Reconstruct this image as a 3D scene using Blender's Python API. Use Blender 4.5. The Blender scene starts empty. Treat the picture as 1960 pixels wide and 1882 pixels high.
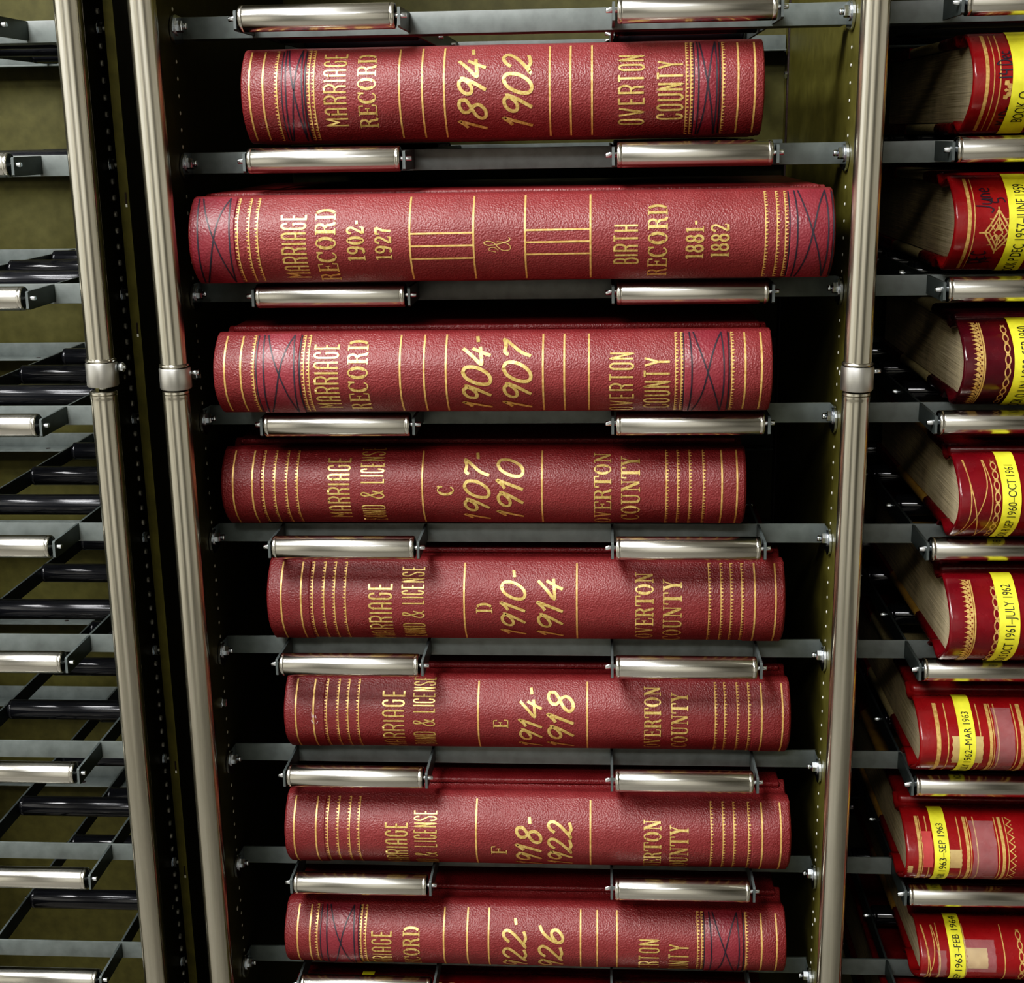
import bpy, bmesh, math, random
from mathutils import Vector, Matrix
random.seed(7)
C = bpy.context.scene.collection
S_LEVEL = .127            # spacing of the shelf levels
PITCH = .015875           # spacing of the perforations
AX_Y, AX_Z = -.0427, .0022   # front roller axle relative to the bracket bolt
R_ROLL = .0118
BAYS = {'left': -.7195, 'centre': .0, 'right': .654}

# ---------------------------------------------------------------- materials
MATS = {}
def nodes_of(name):
    m = bpy.data.materials.new(name); m.use_nodes = True
    nt = m.node_tree; b = nt.nodes['Principled BSDF']
    MATS[name] = m
    return m, nt, b
def coords(nt, scale=(1, 1, 1)):
    tc = nt.nodes.new('ShaderNodeTexCoord'); mp = nt.nodes.new('ShaderNodeMapping')
    mp.inputs['Scale'].default_value = scale
    nt.links.new(tc.outputs['Object'], mp.inputs['Vector'])
    return mp.outputs['Vector']
def noise(nt, vec, scale, detail=3, rough=.55):
    n = nt.nodes.new('ShaderNodeTexNoise'); n.inputs['Scale'].default_value = scale
    n.inputs['Detail'].default_value = detail; n.inputs['Roughness'].default_value = rough
    nt.links.new(vec, n.inputs['Vector']); return n.outputs['Fac']
def ramp(nt, fac, stops):
    r = nt.nodes.new('ShaderNodeValToRGB'); e = r.color_ramp.elements
    while len(e) < len(stops): e.new(.5)
    for el, (p, c) in zip(e, stops):
        el.position = p; el.color = (*c, 1) if len(c) == 3 else c
    nt.links.new(fac, r.inputs['Fac']); return r.outputs['Color']
def bump(nt, b, h, strength, dist):
    n = nt.nodes.new('ShaderNodeBump'); n.inputs['Strength'].default_value = strength
    n.inputs['Distance'].default_value = dist
    nt.links.new(h, n.inputs['Height']); nt.links.new(n.outputs['Normal'], b.inputs['Normal'])
def plain(name, col, rough=.5, metal=0., spec=.5):
    m, nt, b = nodes_of(name)
    v = coords(nt); f = noise(nt, v, 60, 4)
    d = tuple(c * .8 for c in col); l = tuple(min(1, c * 1.15) for c in col)
    nt.links.new(ramp(nt, f, [(.3, d), (.7, l)]), b.inputs['Base Color'])
    b.inputs['Roughness'].default_value = rough; b.inputs['Metallic'].default_value = metal
    b.inputs['Specular IOR Level'].default_value = spec
    return m
def leather(name, lo, mid, hi, rough=.42, grain=.55, grain_scale=700, spec=.5):
    m, nt, b = nodes_of(name)
    v = coords(nt)
    big = noise(nt, v, 14, 5, .62)
    nt.links.new(ramp(nt, big, [(.28, lo), (.5, mid), (.74, hi)]), b.inputs['Base Color'])
    fine = noise(nt, v, grain_scale, 3, .6)
    vo = nt.nodes.new('ShaderNodeTexVoronoi'); vo.inputs['Scale'].default_value = grain_scale * .9
    nt.links.new(v, vo.inputs['Vector'])
    mx = nt.nodes.new('ShaderNodeMath'); mx.operation = 'ADD'
    nt.links.new(fine, mx.inputs[0]); nt.links.new(vo.outputs['Distance'], mx.inputs[1])
    bump(nt, b, mx.outputs[0], grain, .0006)
    rr = ramp(nt, noise(nt, v, 40, 4), [(.3, (rough - .08,) * 3), (.7, (rough + .1,) * 3)])
    nt.links.new(rr, b.inputs['Roughness'])
    b.inputs['Specular IOR Level'].default_value = spec
    return m
def brushed(name, dark, light, rough, scale, metal=1.):
    m, nt, b = nodes_of(name)
    v = coords(nt, scale)
    f = noise(nt, v, 1., 4, .6)
    nt.links.new(ramp(nt, f, [(.3, dark), (.7, light)]), b.inputs['Base Color'])
    nt.links.new(ramp(nt, f, [(.25, (rough - .06,) * 3), (.75, (rough + .08,) * 3)]), b.inputs['Roughness'])
    b.inputs['Metallic'].default_value = metal
    return m
def striped(name, lo, hi, scale, rough):
    m, nt, b = nodes_of(name)
    v = coords(nt, scale); v2 = coords(nt)
    f = noise(nt, v, 1., 5, .7); g = noise(nt, v2, 18, 4, .6)
    mx = nt.nodes.new('ShaderNodeMath'); mx.operation = 'MULTIPLY_ADD'
    nt.links.new(f, mx.inputs[0]); mx.inputs[1].default_value = .65
    mg = nt.nodes.new('ShaderNodeMath'); mg.operation = 'MULTIPLY'; mg.inputs[1].default_value = .4
    nt.links.new(g, mg.inputs[0]); nt.links.new(mg.outputs[0], mx.inputs[2])
    nt.links.new(ramp(nt, mx.outputs[0], [(.35, lo), (.68, hi)]), b.inputs['Base Color'])
    bump(nt, b, f, .7, .0006)
    b.inputs['Roughness'].default_value = rough
    return m

leather('red_leather', (.130, .0165, .019), (.165, .0235, .0265), (.192, .031, .034), .42, .75, 620)
leather('red_board', (.125, .015, .018), (.158, .021, .025), (.187, .028, .032), .43, .7, 620)
leather('band_leather', (.13, .016, .025), (.175, .022, .033), (.205, .028, .040), .38, .5, 480)
leather('crimson_leather', (.13, .006, .009), (.21, .010, .013), (.27, .017, .019), .27, .12, 260)
leather('maroon_leather', (.028, .004, .008), (.06, .006, .012), (.10, .008, .013), .22, .12, 240)
leather('wine_leather', (.075, .004, .009), (.13, .006, .012), (.18, .010, .015), .24, .12, 240)
leather('black_edge', (.012, .008, .008), (.02, .010, .011), (.03, .012, .013), .5, .2, 500)
plain('ink', (.016, .012, .022), .5)
m, nt, b = nodes_of('gold')
v = coords(nt); f = noise(nt, v, 420, 4, .65)
nt.links.new(ramp(nt, f, [(.3, (.34, .21, .055)), (.5, (.58, .41, .14)), (.72, (.78, .59, .26))]), b.inputs['Base Color'])
b.inputs['Metallic'].default_value = .55; b.inputs['Roughness'].default_value = .36
m, nt, b = nodes_of('gold_line')
v = coords(nt); f = noise(nt, v, 300, 3, .6)
nt.links.new(ramp(nt, f, [(.3, (.46, .26, .075)), (.7, (.76, .52, .20))]), b.inputs['Base Color'])
b.inputs['Metallic'].default_value = .4; b.inputs['Roughness'].default_value = .42
brushed('post_steel', (.30, .29, .25), (.58, .56, .495), .18, (75, 75, 2), .96)
brushed('collar_steel', (.40, .40, .385), (.52, .52, .50), .40, (60, 60, 8))
brushed('roller_steel', (.40, .395, .365), (.62, .61, .575), .20, (4, 160, 160))
brushed('zinc', (.55, .60, .66), (.85, .90, .95), .20, (200, 200, 200))
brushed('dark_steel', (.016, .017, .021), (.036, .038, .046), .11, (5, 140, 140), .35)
plain('end_disc', (.16, .18, .19), .40, .5)
plain('grey_paint', (.130, .150, .149), .42, 0., .5)
plain('rail_paint', (.085, .10, .102), .40, .1, .5)
plain('olive_paint', (.060, .056, .018), .45, 0., .3)
plain('olive_lit', (.095, .088, .026), .45, 0., .35)  # same olive made lighter, for the panel and lip that catch the light
plain('olive_back', (.075, .071, .026), .55, 0., .3)
plain('hole_rim_glint', (.75, .75, .72), .35, .2)  # pale colour stands in for the glint on the punched rims
striped('page_edges', (.20, .155, .09), (.78, .67, .46), (9, 9, 900), .75)
m, nt, b = nodes_of('canvas')
v = coords(nt); f = noise(nt, v, 320, 5, .7)
nt.links.new(ramp(nt, f, [(.3, (.30, .255, .14)), (.7, (.46, .40, .24))]), b.inputs['Base Color'])
bump(nt, b, f, .5, .0006); b.inputs['Roughness'].default_value = .8
plain('tan_canvas', (.36, .23, .06), .8)
plain('yellow_label', (.80, .75, .05), .5)
plain('label_ink', (.02, .02, .015), .6)
plain('white_paper', (.75, .73, .66), .6)
plain('tan_paper', (.46, .32, .14), .55)
plain('pink_patch', (.42, .06, .06), .35)
m, nt, b = nodes_of('clear_tape')
v = coords(nt); f = noise(nt, v, 120, 3)
nt.links.new(ramp(nt, f, [(.3, (.50, .40, .42)), (.7, (.70, .60, .62))]), b.inputs['Base Color'])
b.inputs['Roughness'].default_value = .18; b.inputs['Alpha'].default_value = .17
plain('floor_paint', (.22, .21, .19), .6)
plain('ceiling_paint', (.62, .61, .58), .8)
m, nt, b = nodes_of('wall_reflect_bands')      # invented pale and dark bands, shaped to put streaks in the steel's reflections
v = coords(nt)
wx = nt.nodes.new('ShaderNodeTexWave'); wx.inputs['Scale'].default_value = .1; wx.inputs['Phase Offset'].default_value = 2.8; wx.inputs['Distortion'].default_value = .5; wx.inputs['Detail'].default_value = 2
mp = nt.nodes.new('ShaderNodeMapping'); mp.inputs['Scale'].default_value = (1, 1, .12); nt.links.new(v, mp.inputs['Vector'])
wx.wave_type = 'BANDS'; wx.bands_direction = 'X'
nt.links.new(mp.outputs['Vector'], wx.inputs['Vector'])
wz = nt.nodes.new('ShaderNodeTexWave'); wz.inputs['Scale'].default_value = .55; wz.inputs['Distortion'].default_value = .6; wz.bands_direction = 'Z'
nt.links.new(v, wz.inputs['Vector'])
mm = nt.nodes.new('ShaderNodeMath'); mm.operation = 'MULTIPLY_ADD'; mm.inputs[1].default_value = .72
nt.links.new(wx.outputs['Fac'], mm.inputs[0])
mz = nt.nodes.new('ShaderNodeMath'); mz.operation = 'MULTIPLY'; mz.inputs[1].default_value = .28
nt.links.new(wz.outputs['Fac'], mz.inputs[0]); nt.links.new(mz.outputs[0], mm.inputs[2])
nt.links.new(ramp(nt, mm.outputs[0], [(.22, (.16, .155, .14)), (.62, (.88, .86, .80))]), b.inputs['Base Color']); b.inputs['Roughness'].default_value = .8
plain('scuff', (.55, .40, .42), .6)

# ---------------------------------------------------------------- mesh builder
class MB:
    def __init__(s): s.v = []; s.f = []; s.m = []; s.sm = []
    def face(s, idx, mat=0, smooth=False): s.f.append(tuple(idx)); s.m.append(mat); s.sm.append(smooth)
    def box(s, x0, x1, y0, y1, z0, z1, mat=0, bev=0.):
        """box with its vertical-profile edges chamfered by bev"""
        b = len(s.v)
        if bev <= 0:
            for x in (x0, x1):
                for y in (y0, y1):
                    for z in (z0, z1): s.v.append((x, y, z))
            for q in ((0, 1, 3, 2), (4, 6, 7, 5), (0, 4, 5, 1), (2, 3, 7, 6), (0, 2, 6, 4), (1, 5, 7, 3)):
                s.face([b + i for i in q], mat)
            return
        bm = bmesh.new()
        bmesh.ops.create_cube(bm, size=1., matrix=Matrix.Translation(((x0 + x1) / 2, (y0 + y1) / 2, (z0 + z1) / 2)) @ Matrix.Diagonal((x1 - x0, y1 - y0, z1 - z0, 1)))
        bmesh.ops.bevel(bm, geom=bm.edges[:], offset=bev, segments=2, affect='EDGES', profile=.5)
        s.add_bm(bm, mat, True)
    def add_bm(s, bm, mat=0, smooth=False):
        b = len(s.v); bm.verts.index_update()
        s.v += [tuple(v.co) for v in bm.verts]
        for f in bm.faces: s.face([b + v.index for v in f.verts], mat, smooth)
        bm.free()
    def lathe(s, prof, origin, axis, n=32, mats=None, smooth=True, cap=True):
        """prof: (t along axis, radius); axis 'x','y','z' or a Vector"""
        ax = Vector({'x': (1, 0, 0), 'y': (0, 1, 0), 'z': (0, 0, 1)}[axis]) if isinstance(axis, str) else axis
        u = ax.orthogonal().normalized(); w = ax.cross(u).normalized(); o = Vector(origin); b = len(s.v)
        for t, r in prof:
            for k in range(n):
                a = 2 * math.pi * k / n
                s.v.append(tuple(o + ax * t + (u * math.cos(a) + w * math.sin(a)) * r))
        for i in range(len(prof) - 1):
            for k in range(n):
                k2 = (k + 1) % n
                s.face((b + i * n + k, b + i * n + k2, b + (i + 1) * n + k2, b + (i + 1) * n + k), mats[i] if mats else 0, smooth)
        if cap:
            s.face([b + k for k in reversed(range(n))], mats[0] if mats else 0)
            e = b + (len(prof) - 1) * n
            s.face([e + k for k in range(n)], mats[-1] if mats else 0)
    def prism(s, pts, axis, a0, a1, mat=0):
        """pts: closed 2D outline; extruded along 'x' (pts=(y,z)) or 'z' (pts=(x,y)) or 'y' (pts=(x,z))"""
        b = len(s.v); n = len(pts)
        for a in (a0, a1):
            for p, q in pts:
                s.v.append((a, p, q) if axis == 'x' else ((p, q, a) if axis == 'z' else (p, a, q)))
        for i in range(n):
            j = (i + 1) % n
            s.face((b + i, b + j, b + n + j, b + n + i), mat)
        s.face([b + i for i in reversed(range(n))], mat); s.face([b + n + i for i in range(n)], mat)
    def grid(s, rows, mat=0, smooth=True, closed=False):
        b = len(s.v); n = len(rows[0])
        for r in rows: s.v += [tuple(p) for p in r]
        for i in range(len(rows) - 1):
            for k in range(n if closed else n - 1):
                k2 = (k + 1) % n
                s.face((b + i * n + k, b + i * n + k2, b + (i + 1) * n + k2, b + (i + 1) * n + k), mat, smooth)
    def build(s, name, mats, parent=None, fix=True):
        me = bpy.data.meshes.new(name); me.from_pydata(s.v, [], s.f); me.update()
        for mt in ([mats] if isinstance(mats, str) else mats): me.materials.append(MATS[mt])
        me.polygons.foreach_set('material_index', s.m); me.polygons.foreach_set('use_smooth', s.sm)
        if fix:
            bm = bmesh.new(); bm.from_mesh(me); bmesh.ops.recalc_face_normals(bm, faces=bm.faces); bm.to_mesh(me); bm.free()
        o = bpy.data.objects.new(name, me); C.objects.link(o)
        if parent is not None: o.parent = parent
        return o
def thing(name, label, cat, loc=(0, 0, 0), group=None):
    o = bpy.data.objects.new(name, None); o.empty_display_size = .03; C.objects.link(o)
    o.location = loc; o['label'] = label; o['category'] = cat
    if group: o['group'] = group
    return o
def children(o): return [c for c in bpy.data.objects if c.parent == o]
def copy_tree(o, kids, parent=None):
    c = o.copy(); C.objects.link(c)
    if parent is not None: c.parent = parent
    for ch in kids.get(o.name, []): copy_tree(ch, kids, c)
    return c
def sharpen(o, ang=35):
    me = o.data
    bm = bmesh.new(); bm.from_mesh(me)
    for e in bm.edges: e.smooth = not (len(e.link_faces) == 2 and e.calc_face_angle(0) > math.radians(ang))
    bm.to_mesh(me); bm.free()
    return o

# ---------------------------------------------------------------- lettering: stroke alphabets  (width fraction of height, points)
def arc(cx, cy, rx, ry, a0, a1, n=10):
    return [(cx + rx * math.cos(math.radians(a0 + (a1 - a0) * i / n)), cy + ry * math.sin(math.radians(a0 + (a1 - a0) * i / n))) for i in range(n + 1)]
def smooth_pts(p, n=6):
    if len(p) < 3: return p
    out = []
    for i in range(len(p) - 1):
        a, b_, c, d = p[max(i - 1, 0)], p[i], p[i + 1], p[min(i + 2, len(p) - 1)]
        for k in range(n):
            t = k / n
            out.append(tuple(.5 * (2 * b_[j] + (c[j] - a[j]) * t + (2 * a[j] - 5 * b_[j] + 4 * c[j] - d[j]) * t * t + (3 * b_[j] - a[j] - 3 * c[j] + d[j]) * t ** 3) for j in (0, 1)))
    return out + [p[-1]]
# tall narrow capitals
W = .22
NARROW = {
 'M': (.30, [[(0, 0), (0, 1), (.15, .45), (.30, 1), (.30, 0)]]),
 'A': (W, [[(0, 0), (0, .8)] + arc(W / 2, .8, W / 2, .2, 180, 0) + [(W, 0)], [(0, .42), (W, .42)]]),
 'R': (W, [[(0, 0), (0, 1), (.14, 1)] + arc(.14, .76, .13, .24, 90, -90) + [(0, .52)], [(.13, .52), (W, .36), (W, 0)]]),
 'I': (.02, [[(.01, 0), (.01, 1)]]),
 'G': (W, [[(W, .76)] + arc(W / 2, .8, W / 2, .2, 0, 180) + arc(W / 2, .2, W / 2, .2, 180, 360) + [(W, .5), (.14, .5)]]),
 'E': (.21, [[(.21, 1), (0, 1), (0, 0), (.21, 0)], [(0, .5), (.17, .5)]]),
 'O': (W, [arc(W / 2, .8, W / 2, .2, 0, 180) + arc(W / 2, .2, W / 2, .2, 180, 360) + [(W, .8)]]),
 'V': (.30, [[(0, 1), (.15, 0), (.30, 1)]]),
 'T': (.26, [[(0, 1), (.26, 1)], [(.13, 1), (.13, 0)]]),
 'N': (W, [[(0, 0), (0, 1), (W, 0), (W, 1)]]),
 'C': (W, [[(W, .74)] + arc(W / 2, .8, W / 2, .2, 0, 180) + arc(W / 2, .2, W / 2, .2, 180, 360) + [(W, .26)]]),
 'U': (W, [[(0, 1)] + arc(W / 2, .2, W / 2, .2, 180, 360) + [(W, 1)]]),
 'Y': (.30, [[(0, 1), (.15, .45), (.30, 1)], [(.15, .45), (.15, 0)]]),
 'B': (W, [[(0, 0), (0, 1), (.13, 1)] + arc(.13, .77, .11, .23, 90, -90) + [(0, .54)], [(.13, .54)] + arc(.14, .27, .13, .27, 90, -90) + [(0, 0)]]),
 'H': (W, [[(0, 0), (0, 1)], [(W, 0), (W, 1)], [(0, .5), (W, .5)]]),
 'D': (W, [[(0, 0), (0, 1), (.12, 1)] + arc(.12, .8, .15, .2, 90, 0) + arc(.12, .2, .15, .2, 0, -90) + [(0, 0)]]),
 'L': (.21, [[(0, 1), (0, 0), (.21, 0)]]),
 'S': (.25, [[(.25, .78)] + arc(.125, .82, .125, .18, 0, 180) + [(0, .7), (.25, .36)] + arc(.125, .18, .125, .18, 0, -180) + [(0, .26)]]),
 '&': (.52, [smooth_pts([(.55, .02), (.42, .12), (.2, .72), (.24, .98), (.38, .96), (.36, .78), (.08, .36), (.06, .12), (.2, 0), (.36, .14), (.5, .5)])]),
 ' ': (.12, []),
}
def font_narrow(ch):
    w, st = NARROW[ch]
    return w, [(.085, s) for s in st]
# slab capitals and figures with thick stems
K, H_ = .15, .06
def slab_stem(x): return [(K, [(x, .03), (x, .97)]), (H_, [(x - .14, .03), (x + .14, .03)]), (H_, [(x - .14, .97), (x + .14, .97)])]
SLAB = {
 'R': (.64, slab_stem(.16) + [(H_, [(.16, .97), (.36, .97)]), (K * .8, arc(.34, .75, .15, .20, 80, -80)), (H_, [(.16, .53), (.36, .53)]), (K * .85, [(.36, .52), (.45, .4), (.50, .08), (.60, .03)])]),
 'E': (.56, slab_stem(.16) + [(H_, [(.16, .97), (.50, .97)]), (H_ * 1.3, [(.50, .98), (.52, .74)]), (H_, [(.16, .03), (.52, .03)]), (H_ * 1.3, [(.52, .02), (.55, .28)]), (H_, [(.16, .52), (.38, .52)]), (H_, [(.39, .64), (.39, .40)])]),
 'C': (.58, [(K, arc(.31, .5, .23, .44, 120, 240)), (H_ * 1.2, arc(.31, .5, .23, .46, 120, 45)), (H_ * 1.2, arc(.31, .5, .23, .46, 240, 322)), (H_ * 1.4, [(.50, .68), (.51, .99)])]),
 'O': (.62, [(K, arc(.31, .5, .22, .42, 130, 230)), (K, arc(.31, .5, .22, .42, -50, 50)), (H_ * 1.4, arc(.31, .5, .23, .465, 50, 130)), (H_ * 1.4, arc(.31, .5, .23, .465, 230, 310))]),
 'D': (.64, slab_stem(.16) + [(H_, [(.16, .97), (.34, .97)]), (H_, [(.16, .03), (.34, .03)]), (K, arc(.34, .5, .20, .44, 75, -75))]),
 'V': (.62, [(K, [(.14, .97), (.32, .05)]), (H_, [(.50, .97), (.32, .03)]), (H_, [(0, .97), (.27, .97)]), (H_, [(.38, .97), (.62, .97)])]),
 'T': (.58, [(K, [(.29, .03), (.29, .97)]), (H_, [(.15, .03), (.43, .03)]), (H_, [(.02, .97), (.56, .97)]), (H_ * 1.3, [(.03, .98), (.02, .72)]), (H_ * 1.3, [(.55, .98), (.56, .72)])]),
 'N': (.66, [(H_, [(.14, .03), (.14, .97)]), (K, [(.14, .95), (.50, .05)]), (H_, [(.52, .03), (.52, .97)]), (H_, [(.02, .03), (.26, .03)]), (H_, [(.02, .97), (.2, .97)]), (H_, [(.40, .97), (.64, .97)])]),
 'U': (.64, [(K, [(.16, .97), (.16, .3)] + arc(.33, .25, .17, .20, 180, 250)), (H_ * 1.3, arc(.33, .25, .17, .22, 250, 360) + [(.50, .97)]), (H_, [(.02, .97), (.30, .97)]), (H_, [(.38, .97), (.62, .97)])]),
 'Y': (.62, [(K, [(.14, .97), (.31, .48), (.31, .03)]), (H_, [(.5, .97), (.33, .48)]), (H_, [(0, .97), (.27, .97)]), (H_, [(.38, .97), (.62, .97)]), (H_, [(.17, .03), (.45, .03)])]),
 'F': (.54, slab_stem(.16) + [(H_, [(.16, .97), (.50, .97)]), (H_ * 1.3, [(.50, .98), (.52, .72)]), (H_, [(.16, .52), (.38, .52)]), (H_, [(.39, .64), (.39, .40)])]),
 '1': (.40, [(K, [(.22, .03), (.22, .97)]), (H_, [(.06, .03), (.38, .03)]), (H_ * 1.2, [(.22, .97), (.05, .86)])]),
 '9': (.54, [(K * .8, arc(.27, .7, .18, .25, 0, 360, 18)), (K * .9, [(.45, .72), (.44, .40), (.34, .08), (.20, .04), (.10, .12)])]),
 '0': (.54, [(K, arc(.27, .5, .17, .42, 120, 240)), (K, arc(.27, .5, .17, .42, -60, 60)), (H_ * 1.3, arc(.27, .5, .18, .46, 55, 125)), (H_ * 1.3, arc(.27, .5, .18, .46, 235, 305))]),
 '2': (.54, [(K * .8, [(.10, .72)] + arc(.27, .74, .17, .21, 160, -30) + [(.12, .10)]), (K, [(.10, .07), (.46, .07)]), (H_, [(.46, .05), (.48, .25)])]),
 '7': (.52, [(K, [(.06, .92), (.46, .92)]), (H_ * 1.2, [(.06, .97), (.06, .72)]), (K * .9, [(.45, .92), (.28, .50), (.24, .02)])]),
 '8': (.54, [(K * .8, arc(.27, .73, .15, .21, 0, 360, 16)), (K * .9, arc(.27, .27, .18, .23, 0, 360, 16))]),
 '-': (.34, [(K * .9, [(.06, .42), (.28, .42)])]),
 ' ': (.25, []),
}
def font_slab(ch): return SLAB[ch]
# slanting brush figures
BRUSH = {
 '1': (.30, [[(.02, .72), (.10, .84), (.17, 1.0), (.15, .5), (.12, 0)]]),
 '8': (.46, [[(.40, .80), (.36, .96), (.22, 1.0), (.10, .86), (.14, .66), (.32, .46), (.38, .24), (.28, .04), (.12, .04), (.04, .2), (.10, .4), (.28, .58), (.40, .74), (.40, .84)]]),
 '9': (.44, [[(.38, .82), (.28, .98), (.14, .96), (.05, .78), (.08, .58), (.2, .52), (.32, .64), (.39, .88), (.36, .5), (.26, .0)]]),
 '4': (.52, [[(.34, 1.0), (.18, .66), (.02, .34), (.24, .34), (.50, .38)], [(.40, .66), (.34, .3), (.31, 0)]]),
 '0': (.48, [[(.24, 1.0), (.10, .88), (.03, .5), (.08, .12), (.22, 0), (.36, .12), (.44, .5), (.38, .88), (.24, 1.0), (.16, .96)]]),
 '2': (.52, [[(.06, .74), (.14, .94), (.28, 1.0), (.40, .84), (.34, .56), (.16, .24), (.02, .06), (.14, .12), (.30, .04), (.50, .12)]]),
 '7': (.46, [[(.05, .82), (.10, .96), (.28, .92), (.46, .98), (.34, .7), (.20, .36), (.16, 0)]]),
 '6': (.44, [[(.40, .98), (.22, .84), (.08, .50), (.05, .18), (.16, .0), (.30, .04), (.40, .24), (.34, .44), (.20, .46), (.08, .28)]]),
 '-': (.30, [[(.06, .46), (.26, .50)]]),
}
def font_brush(ch):
    w, st = BRUSH[ch]
    return w, [(.125, [(x + .18 * y, y) for x, y in smooth_pts(s)]) for s in st]
def font_amp(ch):
    s1 = smooth_pts([(.95, .05), (.75, .02), (.5, .5), (.45, .85), (.6, 1.0), (.72, .85), (.6, .62), (.3, .45), (.1, .25), (.15, .02), (.4, .0), (.62, .2), (.68, .5)])
    s2 = smooth_pts([(.0, .55), (.12, .8), (.3, .75), (.26, .55), (.05, .45)])
    return 1.0, [(.05, s1), (.04, s2)]
FONTS = {'n': (font_narrow, .20), 's': (font_slab, .05), 'b': (font_brush, .06), 'a': (font_amp, .05)}

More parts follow.
